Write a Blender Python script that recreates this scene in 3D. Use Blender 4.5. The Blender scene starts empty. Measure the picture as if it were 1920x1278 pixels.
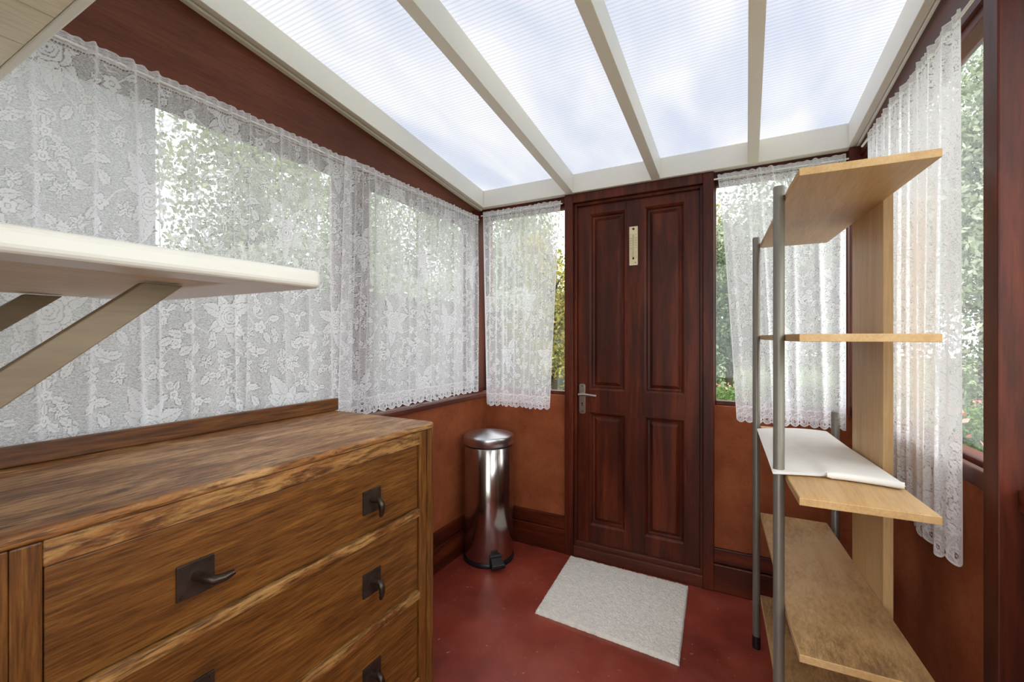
import bpy, bmesh, math, random
import numpy as np
from mathutils import Vector, Matrix
random.seed(4); np.random.seed(4)
S = bpy.context.scene
COL = S.collection

# ---------------------------------------------------------------- camera, world, light, exposure
YAW = math.radians(28.2)
cam = bpy.data.cameras.new('camera'); cam_ob = bpy.data.objects.new('camera', cam); COL.objects.link(cam_ob)
cam.sensor_width = 36; cam.lens = 820 / 1920 * 36; cam.shift_y = -7 / 1920; cam.clip_start = 0.02
cam_ob.location = (0, 0, 1.284); cam_ob.rotation_euler = (math.pi / 2, 0, YAW)
S.camera = cam_ob
S.view_settings.view_transform = 'Standard'; S.view_settings.look = 'None'
S.view_settings.gamma = 1; S.view_settings.use_curve_mapping = False
S.view_settings.exposure = 0.18
SKY = 4.3
w = bpy.data.worlds.new('overcast_sky'); S.world = w; w.use_nodes = True
nt = w.node_tree; nt.nodes.clear()
out = nt.nodes.new('ShaderNodeOutputWorld'); bg = nt.nodes.new('ShaderNodeBackground')
tc = nt.nodes.new('ShaderNodeTexCoord'); nz = nt.nodes.new('ShaderNodeTexNoise'); cr = nt.nodes.new('ShaderNodeValToRGB')
nz.inputs['Scale'].default_value = 2.6; nz.inputs['Detail'].default_value = 5
cr.color_ramp.elements[0].position = 0.38; cr.color_ramp.elements[0].color = (0.86, 0.90, 0.98, 1)
cr.color_ramp.elements[1].position = 0.62; cr.color_ramp.elements[1].color = (1.0, 0.985, 0.965, 1)
nt.links.new(tc.outputs['Generated'], nz.inputs['Vector']); nt.links.new(nz.outputs['Fac'], cr.inputs['Fac'])
nt.links.new(cr.outputs['Color'], bg.inputs['Color']); bg.inputs['Strength'].default_value = SKY
nt.links.new(bg.outputs['Background'], out.inputs['Surface'])

# ---------------------------------------------------------------- material helpers
def rgb(h):
    v = [int(h[i:i+2], 16) / 255 for i in (0, 2, 4)]
    return tuple((c / 12.92 if c <= 0.04045 else ((c + 0.055) / 1.055) ** 2.4) for c in v) + (1,)
def newmat(name):
    m = bpy.data.materials.new(name); m.use_nodes = True
    t = m.node_tree; t.nodes.clear()
    o = t.nodes.new('ShaderNodeOutputMaterial')
    return m, t, o
def N(t, kind, **kw):
    n = t.nodes.new('ShaderNode' + kind)
    for k, v in kw.items():
        if k in n.inputs: n.inputs[k].default_value = v
        else: setattr(n, k, v)
    return n
def L(t, a, b): t.links.new(a, b)
def ramp(t, fac, stops):
    r = N(t, 'ValToRGB'); e = r.color_ramp.elements
    while len(e) < len(stops): e.new(0.5)
    for i, (p, c) in enumerate(stops): e[i].position = p; e[i].color = c
    L(t, fac, r.inputs['Fac']); return r.outputs['Color']
def mixc(t, mode, fac, a, b):
    m = t.nodes.new('ShaderNodeMix'); m.data_type = 'RGBA'; m.blend_type = mode
    for inp, v in ((m.inputs[0], fac), (m.inputs[6], a), (m.inputs[7], b)):
        if hasattr(v, 'links'): L(t, v, inp)
        else: inp.default_value = v
    return m.outputs[2]
def coords(t, scale=(1, 1, 1), kind='Object', rot=(0, 0, 0)):
    tc = N(t, 'TexCoord'); mp = N(t, 'Mapping'); mp.inputs['Scale'].default_value = scale; mp.inputs['Rotation'].default_value = rot
    L(t, tc.outputs[kind], mp.inputs['Vector']); return mp.outputs['Vector']
def noise(t, vec, scale, detail=4, rough=0.55, dist=0):
    n = N(t, 'TexNoise', Scale=scale, Detail=detail, Roughness=rough, Distortion=dist)
    L(t, vec, n.inputs['Vector']); return n.outputs['Fac']
def finish(t, o, color, rough=0.5, bump=None, strength=0.2, dist=0.002, metallic=0, spec=0.5, coat=0, roughsock=None):
    p = N(t, 'BsdfPrincipled', Roughness=rough, Metallic=metallic)
    p.inputs['Specular IOR Level'].default_value = spec
    p.inputs['Coat Weight'].default_value = coat; p.inputs['Coat Roughness'].default_value = 0.25
    if hasattr(color, 'links'): L(t, color, p.inputs['Base Color'])
    else: p.inputs['Base Color'].default_value = color
    if roughsock is not None: L(t, roughsock, p.inputs['Roughness'])
    if bump is not None:
        b = N(t, 'Bump', Strength=strength, Distance=dist); L(t, bump, b.inputs['Height']); L(t, b.outputs['Normal'], p.inputs['Normal'])
    L(t, p.outputs['BSDF'], o.inputs['Surface']); return p
def wood(name, cols, axis, grain=22, stretch=14, rough=0.45, bump=0.25, pores=0.5, pos=(0.3, 0.5, 0.72), dist=0.6, spec=0.4, big=0.35, fine=160):
    m, t, o = newmat(name)
    sc = [1, 1, 1]; sc[axis] = 1 / stretch
    v = coords(t, sc)
    a = noise(t, v, grain, 6, 0.62, dist)
    c = ramp(t, a, [(p, rgb(k)) for p, k in zip(pos, cols)])
    b = noise(t, v, fine, 3, 0.6)
    pc = ramp(t, b, [(0.38, (1 - pores, 1 - pores, 1 - pores, 1)), (0.56, (1, 1, 1, 1))])
    c = mixc(t, 'MULTIPLY', 1.0, c, pc)
    g = noise(t, coords(t, (1, 1, 1)), 2.3, 3, 0.5)
    gc = ramp(t, g, [(0.3, (1 - big, 1 - big, 1 - big, 1)), (0.7, (1 + big * .5, 1 + big * .5, 1 + big * .5, 1))])
    c = mixc(t, 'MULTIPLY', 1.0, c, gc)
    finish(t, o, c, rough, b, bump, 0.001, spec=spec)
    return m
def plain(name, col, rough=0.5, metallic=0, var=0.06, scale=8, bump=0.05, bscale=80, spec=0.5):
    m, t, o = newmat(name)
    v = coords(t)
    a = noise(t, v, scale, 4)
    k = rgb(col)
    c = ramp(t, a, [(0.3, tuple(x * (1 - var) for x in k[:3]) + (1,)), (0.7, tuple(min(1, x * (1 + var)) for x in k[:3]) + (1,))])
    finish(t, o, c, rough, noise(t, v, bscale, 3), bump, 0.001, metallic, spec)
    return m

M = {}
M['dark'] = {}
for i, ax in enumerate('xyz'):
    M['dark'][ax] = wood('dark_stained_wood_' + ax, ['34120a', '552010', '783319'], i, 16, 12, 0.42, 0.12, 0.25, spec=0.3, big=0.25)
    M.setdefault('trim', {})[ax] = wood('reddish_brown_painted_wood_' + ax, ['482013', '612d1d', '783b28'], i, 12, 12, 0.5, 0.12, 0.15, spec=0.4, big=0.2)
    M.setdefault('oak', {})[ax] = wood('worn_oak_' + ax, ['4f2d0e', '72451a', '91612c'], i, 85, 15, 0.42, 0.5, 0.38, (0.26, 0.5, 0.76), 0.3, 0.4, 0.22, 240)
    M.setdefault('beech', {})[ax] = wood('pale_beech_' + ax, ['b98f5c', 'c79f6c', 'd3ae7e'], i, 12, 14, 0.45, 0.06, 0.12, big=0.12)
M['oak_dark'] = wood('dark_oak_upstand', ['4d2a0e', '6b3f17', '85531f'], 1, 80, 16, 0.45, 0.4, 0.4, (0.28, 0.5, 0.74), 0.5)
M['panel'] = wood('brown_wood_panel', ['5a2e1e', '6c3927', '7c4530'], 1, 9, 14, 0.55, 0.15, 0.22, big=0.25, spec=0.25)

def oak_worn(name, axis, dark, mid, light, wearscale):
    m, t, o = newmat(name)
    sc = [1, 1, 1]; sc[axis] = 1 / 9
    v = coords(t, sc)
    a = noise(t, v, 40, 7, 0.66, 0.6)
    base = ramp(t, a, [(0.3, rgb(dark)), (0.5, rgb(mid)), (0.75, rgb('a8703a'))])
    sc2 = [1, 1, 1]; sc2[axis] = 1 / 4
    wv = noise(t, coords(t, sc2), wearscale, 7, 0.7, 0.8)
    mask = ramp(t, wv, [(0.44, (0, 0, 0, 1)), (0.56, (1, 1, 1, 1))])
    sep = N(t, 'RGBToBW'); L(t, mask, sep.inputs['Color'])
    c = mixc(t, 'MIX', sep.outputs[0], base, rgb(light))
    p = noise(t, v, 150, 3)
    c = mixc(t, 'MULTIPLY', 1.0, c, ramp(t, p, [(0.38, (0.42, 0.39, 0.36, 1)), (0.52, (1, 1, 1, 1))]))
    sc3 = [1, 1, 1]; sc3[axis] = 1 / 7
    q = noise(t, coords(t, sc3), 75, 8, 0.75, 0.8)
    c = mixc(t, 'MULTIPLY', 1.0, c, ramp(t, q, [(0.36, (0.52, 0.46, 0.42, 1)), (0.46, (1, 1, 1, 1))]))
    c = mixc(t, 'SCREEN', 1.0, c, ramp(t, q, [(0.60, (0, 0, 0, 1)), (0.70, (0.24, 0.17, 0.10, 1))]))
    finish(t, o, c, 0.5, q, 0.5, 0.001, spec=0.4)
    return m
M['oak_top'] = oak_worn('scuffed_oak_top', 1, '6a4020', '8e5c2d', 'bd8f5c', 8)
M['oak_rail'] = oak_worn('scuffed_oak_rail', 1, '52300f', '78491e', 'a87c46', 17)

def shelf_stained(name):
    m, t, o = newmat(name)
    v = coords(t, (1, 1 / 10, 1))
    c = ramp(t, noise(t, v, 14, 5), [(0.3, rgb('bd9461')), (0.7, rgb('d0ab7a'))])
    s = noise(t, coords(t, (1, 0.3, 1)), 85, 9, 0.85, 0.25)
    g = noise(t, coords(t), 2.8, 2)
    mth = N(t, 'Math', operation='MULTIPLY'); L(t, s, mth.inputs[0]); L(t, g, mth.inputs[1])
    st = ramp(t, mth.outputs[0], [(0.17, (1, 1, 1, 1)), (0.24, (0.74, 0.69, 0.63, 1)), (0.34, (0.34, 0.29, 0.24, 1))])
    c = mixc(t, 'MULTIPLY', 1.0, c, st)
    finish(t, o, c, 0.5, s, 0.05, 0.001); return m
M['beech_dirty'] = shelf_stained('stained_beech_shelf_top')

def plaster():
    m, t, o = newmat('terracotta_plaster')
    v = coords(t)
    c = ramp(t, noise(t, v, 5, 6, 0.65), [(0.3, rgb('7e3f22')), (0.5, rgb('954f2d')), (0.75, rgb('a7603b'))])
    s = noise(t, v, 60, 4, 0.6)
    c = mixc(t, 'MULTIPLY', 0.6, c, ramp(t, s, [(0.3, (0.75, 0.72, 0.7, 1)), (0.5, (1, 1, 1, 1))]))
    finish(t, o, c, 0.75, noise(t, v, 90, 4, 0.7), 0.5, 0.003, spec=0.25); return m
M['plaster'] = plaster()
def floorm():
    m, t, o = newmat('red_painted_floor')
    v = coords(t)
    c = ramp(t, noise(t, v, 4, 6, 0.62), [(0.3, rgb('7c3024')), (0.5, rgb('923c2d')), (0.72, rgb('a04c3b'))])
    dirt = noise(t, v, 1.6, 5, 0.6)
    c = mixc(t, 'MULTIPLY', 0.7, c, ramp(t, dirt, [(0.38, (0.55, 0.52, 0.5, 1)), (0.56, (1, 1, 1, 1))]))
    vo = N(t, 'TexVoronoi', Scale=26.0); L(t, mixc(t, 'MIX', 0.06, v, ramp(t, noise(t, v, 30, 2), [(0, (0, 0, 0, 1)), (1, (1, 1, 1, 1))])), vo.inputs['Vector'])
    chip = ramp(t, vo.outputs['Distance'], [(0.09, (1, 1, 1, 1)), (0.14, (0, 0, 0, 1))])
    gate = ramp(t, noise(t, v, 7, 3), [(0.50, (0, 0, 0, 1)), (0.56, (0.8, 0.8, 0.8, 1))])
    k = mixc(t, 'MULTIPLY', 1.0, chip, gate); bw = N(t, 'RGBToBW'); L(t, k, bw.inputs['Color'])
    c = mixc(t, 'MIX', bw.outputs[0], c, rgb('b98a76'))
    sv = noise(t, coords(t, (1, 0.15, 1), rot=(0, 0, 0.7)), 90, 4, 0.7, 2)
    c = mixc(t, 'SCREEN', 0.35, c, ramp(t, sv, [(0.62, (0, 0, 0, 1)), (0.74, (0.3, 0.16, 0.13, 1))]))
    r = ramp(t, noise(t, v, 6, 5), [(0.3, (0.28, .28, .28, 1)), (0.7, (0.5, .5, .5, 1))])
    finish(t, o, c, 0.4, noise(t, v, 45, 4), 0.15, 0.002, spec=0.5, roughsock=r); return m
M['floor'] = floorm()
M['white'] = plain('white_painted_aluminium', 'efebe2', 0.4, var=0.02, scale=3, bump=0.02)
M['white_shade'] = plain('cream_gasket', 'b9ad9c', 0.6, var=0.03)
M['shelfwhite'] = plain('glossy_white_paint', 'e3dfd7', 0.35, var=0.03, scale=5, bump=0.06)
M['cream'] = wood('cream_painted_boards', ['cdbda6', 'd6c9b3', 'dfd3c0'], 1, 10, 10, 0.55, 0.15, 0.12, big=0.1)
M['taupe'] = wood('taupe_painted_brace', ['7f6d56', '8a7860', '95836b'], 1, 10, 10, 0.5, 0.1, 0.1, big=0.1)
M['pale'] = wood('pale_cream_painted_boards', ['e2d3bb', 'e8dbc6', 'efe4d2'], 1, 10, 10, 0.55, 0.15, 0.12, big=0.08)
M['iron'] = plain('dark_bronze_iron', '40332a', 0.42, 0.55, 0.3, 30, 0.3, 120)
M['iron_tongue'] = plain('worn_bronze', '3d3129', 0.3, 0.7, 0.3, 30, 0.2, 120)
M['tube'] = plain('grey_painted_steel_tube', '7c766c', 0.38, 0.35, 0.04, 10, 0.02)
M['black'] = plain('black_plastic', '17171a', 0.38, 0, 0.1, 20, 0.03)
M['steel'] = plain('brushed_steel', 'b3adaa', 0.17, 1.0, 0.03, 10, 0.01, 300)
M['steel_lid'] = plain('satin_steel_lid', 'cfd0d2', 0.3, 1.0, 0.03, 10, 0.01, 300)
M['nickel'] = plain('satin_nickel', 'b8b0a4', 0.32, 0.9, 0.1, 60, 0.03)
M['ivory'] = plain('ivory_enamel', 'e8d9ae', 0.4, 0, 0.04, 30, 0.02)
M['ink'] = plain('dark_ink', '4a3e22', 0.6)
M['redink'] = plain('red_ink', 'a8412c', 0.6)
M['brass'] = plain('dark_brass_screw', '5a4a28', 0.35, 0.9)
M['cotton'] = plain('white_cotton', 'efebe4', 0.9, 0, 0.03, 14, 0.35, 260, 0.1)
M['matcotton'] = plain('cream_cotton_pile', 'ece6dc', 0.95, 0, 0.07, 45, 0.8, 300, 0.1)
M['rod'] = plain('white_coated_wire', 'e6e4e4', 0.4)
M['render'] = plain('grey_render', '626362', 0.9, 0, 0.04, 1.2, 0.3, 60, 0.1)
M['fence'] = wood('weathered_grey_boards', ['454542', '585853', '6c6b66'], 2, 10, 12, 0.85, 0.3, 0.3)
M['bark'] = plain('bark', '4a4036', 0.9, 0, 0.3, 12, 0.6, 40, 0.1)
M['slab'] = plain('outdoor_gravel', '9c9385', 0.95, 0, 0.15, 30, 0.4, 90, 0.1)

def glass():
    m, t, o = newmat('window_glass')
    tr = N(t, 'BsdfTransparent'); tr.inputs['Color'].default_value = (0.97, 0.985, 0.975, 1)
    gl = N(t, 'BsdfGlossy', Roughness=0.03); lw = N(t, 'LayerWeight'); lw.inputs['Blend'].default_value = 0.5; pw = N(t, 'Math', operation='POWER'); L(t, lw.outputs['Facing'], pw.inputs[0]); pw.inputs[1].default_value = 5.0; fr = N(t, 'MapRange'); fr.inputs[3].default_value = 0.025; fr.inputs[4].default_value = 0.8; L(t, pw.outputs[0], fr.inputs[0])
    mx = N(t, 'MixShader'); L(t, fr.outputs[0], mx.inputs[0]); L(t, tr.outputs[0], mx.inputs[1]); L(t, gl.outputs[0], mx.inputs[2])
    L(t, mx.outputs[0], o.inputs['Surface']); return m
M['glass'] = glass()
def poly():
    m, t, o = newmat('fluted_polycarbonate')
    v = coords(t)
    wv = N(t, 'TexWave', Scale=19.0, Distortion=0.0); wv.wave_type = 'BANDS'; wv.bands_direction = 'Y'; L(t, v, wv.inputs['Vector'])
    soft = ramp(t, noise(t, coords(t, (1, 0.35, 1)), 3.2, 3, 0.5, 0.4), [(0.36, (0.475, 0.49, 0.525, 1)), (0.62, (0.555, 0.555, 0.553, 1))])
    band = ramp(t, wv.outputs['Fac'], [(0.0, (0.84, 0.84, 0.85, 1)), (0.5, (1, 1, 1, 1))])
    c = mixc(t, 'MULTIPLY', 1.0, soft, band)
    tl = N(t, 'BsdfTranslucent'); L(t, c, tl.inputs['Color'])
    tp = N(t, 'BsdfTransparent'); L(t, c, tp.inputs['Color'])
    df = N(t, 'BsdfDiffuse'); df.inputs['Color'].default_value = (0.9, 0.9, 0.9, 1)
    m1 = N(t, 'MixShader'); m1.inputs[0].default_value = 0.03; L(t, tl.outputs[0], m1.inputs[1]); L(t, tp.outputs[0], m1.inputs[2])
    m2 = N(t, 'MixShader'); m2.inputs[0].default_value = 0.12; L(t, m1.outputs[0], m2.inputs[1]); L(t, df.outputs[0], m2.inputs[2])
    L(t, m2.outputs[0], o.inputs['Surface']); return m
M['poly'] = poly()
def lace(name, ground, motif, freq=260, through=0.32):
    m, t, o = newmat(name)
    at = N(t, 'Attribute', attribute_name='lace'); at.attribute_type = 'GEOMETRY'
    tc = N(t, 'TexCoord'); mp = N(t, 'Mapping'); mp.inputs['Rotation'].default_value = (0, 0, 0.35); mp.inputs['Scale'].default_value = (0.6, 1.3, 1)
    L(t, tc.outputs['UV'], mp.inputs['Vector'])
    nn = N(t, 'TexNoise', Scale=float(freq), Detail=2.0, Roughness=0.6, Distortion=1.2); L(t, mp.outputs['Vector'], nn.inputs['Vector'])
    net = N(t, 'MapRange'); net.inputs[1].default_value = 0.38; net.inputs[2].default_value = 0.62
    net.inputs[3].default_value = ground - 0.21; net.inputs[4].default_value = ground + 0.21; L(t, nn.outputs['Fac'], net.inputs[0])
    mr = N(t, 'MapRange'); mr.interpolation_type = 'SMOOTHSTEP'; mr.inputs[1].default_value = 0.0; mr.inputs[2].default_value = 1.0
    # lace: 0 = hole, 0.4 = net, 1 = solid thread
    mx = N(t, 'Mix'); mx.data_type = 'FLOAT'
    a = N(t, 'MapRange'); a.inputs[1].default_value = 0.4; a.inputs[2].default_value = 1.0; L(t, at.outputs['Fac'], a.inputs[0])
    L(t, a.outputs[0], mx.inputs[0]); L(t, net.outputs[0], mx.inputs[2]); mx.inputs[3].default_value = motif
    h = N(t, 'MapRange'); h.inputs[1].default_value = 0.0; h.inputs[2].default_value = 0.4; L(t, at.outputs['Fac'], h.inputs[0])
    d = N(t, 'Math', operation='MULTIPLY'); L(t, mx.outputs[0], d.inputs[0]); L(t, h.outputs[0], d.inputs[1])
    # more thread is crossed at a grazing angle: 1-(1-d)^(1/cos)
    ge = N(t, 'NewGeometry'); dp = N(t, 'VectorMath', operation='DOT_PRODUCT'); L(t, ge.outputs['Normal'], dp.inputs[0]); L(t, ge.outputs['Incoming'], dp.inputs[1])
    ab = N(t, 'Math', operation='ABSOLUTE'); L(t, dp.outputs['Value'], ab.inputs[0])
    mxx = N(t, 'Math', operation='MAXIMUM'); L(t, ab.outputs[0], mxx.inputs[0]); mxx.inputs[1].default_value = 0.25
    inv = N(t, 'Math', operation='DIVIDE'); inv.inputs[0].default_value = 1.0; L(t, mxx.outputs[0], inv.inputs[1])
    om = N(t, 'Math', operation='SUBTRACT'); om.inputs[0].default_value = 1.0; L(t, d.outputs[0], om.inputs[1])
    pw = N(t, 'Math', operation='POWER'); L(t, om.outputs[0], pw.inputs[0]); L(t, inv.outputs[0], pw.inputs[1])
    al = N(t, 'Math', operation='SUBTRACT'); al.inputs[0].default_value = 1.0; L(t, pw.outputs[0], al.inputs[1]); al.use_clamp = True
    df = N(t, 'BsdfDiffuse'); df.inputs['Color'].default_value = (0.93, 0.92, 0.95, 1)
    tl = N(t, 'BsdfTranslucent'); tl.inputs['Color'].default_value = (0.93, 0.92, 0.95, 1)
    cl = N(t, 'MixShader'); cl.inputs[0].default_value = through; L(t, df.outputs[0], cl.inputs[1]); L(t, tl.outputs[0], cl.inputs[2])
    tr = N(t, 'BsdfTransparent')
    ms = N(t, 'MixShader'); L(t, al.outputs[0], ms.inputs[0]); L(t, tr.outputs[0], ms.inputs[1]); L(t, cl.outputs[0], ms.inputs[2])
    L(t, ms.outputs[0], o.inputs['Surface']); return m
M['lace'] = lace('white_floral_lace', 0.54, 0.93)
M['lace_dense'] = lace('dense_white_floral_lace', 0.68, 0.93, 260, 0.17)
M['lace_border'] = lace('white_lace_border', 0.5, 0.93)
M['lace_heading'] = lace('white_lace_heading', 0.5, 0.8)
def leafm(name, cols, sub=0.35):
    m, t, o = newmat(name)
    g = N(t, 'NewGeometry')
    c = ramp(t, g.outputs['Random Per Island'], [(i / (len(cols) - 1), rgb(k)) for i, k in enumerate(cols)])
    p = N(t, 'BsdfPrincipled', Roughness=0.4); L(t, c, p.inputs['Base Color'])
    tl = N(t, 'BsdfTranslucent'); L(t, c, tl.inputs['Color'])
    mx = N(t, 'MixShader'); mx.inputs[0].default_value = sub; L(t, p.outputs[0], mx.inputs[1]); L(t, tl.outputs[0], mx.inputs[2])
    L(t, mx.outputs[0], o.inputs['Surface']); return m
M['leaf_green'] = leafm('green_leaves', ['5a6a3c', '78895a', '97a573', 'b4bf90'])
M['leaf_dark'] = leafm('dark_green_leaves', ['2b3822', '475838', '66774f', '8b9a70'])
M['leaf_yellow'] = leafm('yellow_green_leaves', ['56602a', '838235', 'a89a45', 'c2ab52'])
M['leaf_grey'] = leafm('grey_green_leaves', ['6f7a60', '8f997c', 'aab299', 'c8cdb8'])
M['leaf_lawn'] = leafm('grass_blades', ['4c6b33', '688748', '8aa060'])
M['petal'] = leafm('coral_petals', ['b8604c', 'd08a78', 'dba99b'])
def lawnm():
    m, t, o = newmat('lawn'); v = coords(t)
    c = ramp(t, noise(t, v, 3, 8, 0.7), [(0.3, rgb('4f5f36')), (0.6, rgb('78875a')), (0.8, rgb('959c74'))])
    finish(t, o, c, 0.9, noise(t, v, 60, 5), 0.8, 0.02, spec=0.1); return m
M['lawn'] = lawnm()

# ---------------------------------------------------------------- object helpers
def tag(o, label=None, cat=None, group=None, kind=None):
    if label: o['label'] = label
    if cat: o['category'] = cat
    if group: o['group'] = group
    if kind: o['kind'] = kind
    return o
ORIG = {}
def thing(name, loc, label=None, cat=None, group=None, kind=None, parent=None):
    o = bpy.data.objects.new(name, None); COL.objects.link(o); o.empty_display_size = 0.05
    off = ORIG[parent.name] if parent else Vector((0, 0, 0))
    o.location = Vector(loc) - off; ORIG[o.name] = Vector(loc)
    if parent: o.parent = parent
    return tag(o, label, cat, group, kind)
class MB:
    def __init__(s): s.v = []; s.f = []; s.sm = []
    def add(s, v, f, smooth=False):
        b = len(s.v); s.v += [tuple(p) for p in v]; s.f += [tuple(i + b for i in q) for q in f]; s.sm += [smooth] * len(f); return s
    def box(s, x0, x1, y0, y1, z0, z1):
        return s.hexa([(x0, y0, z0), (x1, y0, z0), (x1, y1, z0), (x0, y1, z0), (x0, y0, z1), (x1, y0, z1), (x1, y1, z1), (x0, y1, z1)])
    def hexa(s, p):
        return s.add(p, [(3, 2, 1, 0), (4, 5, 6, 7), (0, 1, 5, 4), (1, 2, 6, 5), (2, 3, 7, 6), (3, 0, 4, 7)])
    def prism(s, pts, z0, z1):
        n = len(pts); v = [(x, y, z0) for x, y in pts] + [(x, y, z1) for x, y in pts]
        f = [tuple(reversed(range(n))), tuple(range(n, 2 * n))] + [(i, (i + 1) % n, n + (i + 1) % n, n + i) for i in range(n)]
        return s.add(v, f)
    def tube(s, pts, r, n=16, caps=True):
        pts = [Vector(p) for p in pts]; rs = r if isinstance(r, (list, tuple)) else [r] * len(pts)
        v = []; up = None
        for i, p in enumerate(pts):
            d = (pts[min(i + 1, len(pts) - 1)] - pts[max(i - 1, 0)]).normalized()
            if up is None:
                up = Vector((0, 0, 1)) if abs(d.z) < 0.9 else Vector((1, 0, 0))
            up = (up - d * up.dot(d)).normalized()      # carried along the path so the ring never twists
            a = d.cross(up).normalized(); b = d.cross(a).normalized()
            v += [p + (a * math.cos(k * 2 * math.pi / n) + b * math.sin(k * 2 * math.pi / n)) * rs[i] for k in range(n)]
        f = [(i * n + k, i * n + (k + 1) % n, (i + 1) * n + (k + 1) % n, (i + 1) * n + k) for i in range(len(pts) - 1) for k in range(n)]
        s.add(v, f, True)
        if caps:
            s.add(v[:n], [tuple(range(n))]); s.add(v[-n:], [tuple(reversed(range(n)))])
        return s
    def lathe(s, c, prof, n=48):
        v = [(c[0] + r * math.cos(2 * math.pi * k / n), c[1] + r * math.sin(2 * math.pi * k / n), c[2] + z) for r, z in prof for k in range(n)]
        f = [(i * n + k, i * n + (k + 1) % n, (i + 1) * n + (k + 1) % n, (i + 1) * n + k) for i in range(len(prof) - 1) for k in range(n)]
        return s.add(v, f, True)
    def build(s, name, mat, parent=None, bevel=0, seg=2, label=None, cat=None, group=None, kind=None, origin=None):
        P = np.array(s.v)
        if parent is not None: off = ORIG[parent.name]
        elif origin is not None: off = Vector(origin)
        else: off = Vector(((P[:, 0].min() + P[:, 0].max()) / 2, (P[:, 1].min() + P[:, 1].max()) / 2, P[:, 2].min()))
        me = bpy.data.meshes.new(name); me.from_pydata([tuple(Vector(p) - off) for p in s.v], [], s.f)
        bm = bmesh.new(); bm.from_mesh(me); bmesh.ops.recalc_face_normals(bm, faces=bm.faces) if len(s.f) < 20000 else None; bm.to_mesh(me); bm.free()
        me.polygons.foreach_set('use_smooth', s.sm)
        me.materials.append(mat)
        o = bpy.data.objects.new(name, me); COL.objects.link(o)
        if parent is not None: o.parent = parent; ORIG[o.name] = off
        else: o.location = off; ORIG[o.name] = off
        if bevel:
            b = o.modifiers.new('bevel', 'BEVEL'); b.width = bevel; b.segments = seg; b.limit_method = 'ANGLE'; b.angle_limit = 0.6
            b.harden_normals = False
        return tag(o, label, cat, group, kind)
def sub(name, mb, mat, parent, **k):   # a sub-part under a mesh part
    return mb.build(name, mat, parent, **k)

H = 1.284
YB = 2.46                                  # back wall face
def RX(y, off=0): return 0.40 + 0.052 * (2.41 - y) + off   # right wall, slightly splayed
def LX(y, off=0): return off - 0.002 * (2.41 - y)           # left roof edge, slightly splayed
def ZR(y): return 2.124 + 0.128 * (2.41 - y)               # underside of the sloping roof frame

# ---------------------------------------------------------------- the room
MB().box(-1.75, 0.75, -0.2, 2.62, -0.12, 0).build('floor', M['floor'], kind='structure', origin=(0, 0, 0))
def rbox(mb, y0, y1, o0, o1, z0, z1):
    return mb.hexa([(RX(y0, o0), y0, z0), (RX(y0, o1), y0, z0), (RX(y1, o1), y1, z0), (RX(y1, o0), y1, z0),
                    (RX(y0, o0), y0, z1), (RX(y0, o1), y0, z1), (RX(y1, o1), y1, z1), (RX(y1, o0), y1, z1)])
# left wall : low plaster wall, panel above the windows
wl = thing('wall_left', (-1.6, 1.2, 0), kind='structure')
MB().box(-1.68, -1.51, -0.12, YB, 0, 0.905).build('plaster_wall', M['plaster'], wl)
mb = MB(); a, b = -0.12, 2.47
mb.hexa([(LX(a, -1.60), a, 2.035), (LX(a, -1.56), a, 2.035), (LX(b, -1.56), b, 2.035), (LX(b, -1.60), b, 2.035),
         (LX(a, -1.60), a, ZR(a) + .07), (LX(a, -1.56), a, ZR(a) + .07), (LX(b, -1.56), b, ZR(b) + .07), (LX(b, -1.60), b, ZR(b) + .07)])
mb.build('upper_panel', M['panel'], wl)
MB().box(-1.63, -1.48, 0.9, YB, 0.903, 0.928).build('trim_1', M['trim']['y'], kind='structure', bevel=0.004)
MB().box(-1.63, -1.48, -0.1, 0.897, 0.903, 0.928).build('trim_2', M['trim']['y'], kind='structure', bevel=0.004)
# back wall
wb = thing('wall_back', (-.5, YB, 0), kind='structure')
MB().box(-1.51, -0.93, YB, YB + .1, 0, 0.935).build('plaster_wall', M['plaster'], wb)
MB().box(-0.165, 0.44, YB, YB + .1, 0, 0.935).build('plaster_wall', M['plaster'], wb)
MB().box(-1.60, 0.46, YB - .006, YB + .1, 2.09, 2.16).build('head_rail', M['dark']['x'], wb, bevel=0.003)
# right wall
wr = thing('wall_right', (0.5, 1.2, 0), kind='structure')
rbox(MB(), -0.12, YB + .05, 0.03, 0.14, 0, 0.94).build('plaster_wall', M['plaster'], wr)
mb = MB(); a, b = -0.12, 2.47
mb.hexa([(RX(a, .035), a, 2.075), (RX(a, .12), a, 2.075), (RX(b, .12), b, 2.075), (RX(b, .035), b, 2.075),
         (RX(a, .035), a, ZR(a) + .07), (RX(a, .12), a, ZR(a) + .07), (RX(b, .12), b, ZR(b) + .07), (RX(b, .035), b, ZR(b) + .07)])
mb.build('upper_panel', M['dark']['y'], wr)
rbox(MB(), 1.30, 2.45, 0.012, 0.03, 0.94, 0.982).build('sill_rail', M['dark']['y'], wr, bevel=0.003)
rbox(MB(), -0.1, 1.235, 0.012, 0.03, 0.94, 0.982).build('sill_rail', M['dark']['y'], wr, bevel=0.003)
# house wall behind the camera, with an opening added to let in daylight
MB().box(-1.75, -0.45, -0.3, -0.12, 0, 2.75).box(0.42, 0.75, -0.3, -0.12, 0, 2.75).box(-0.45, 0.42, -0.3, -0.12, 2.1, 2.75).box(-0.45, 0.42, -0.3, -0.12, 0, .12).build('wall_front', M['shelfwhite'], kind='structure')
ADDED_OPENING = True
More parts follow.
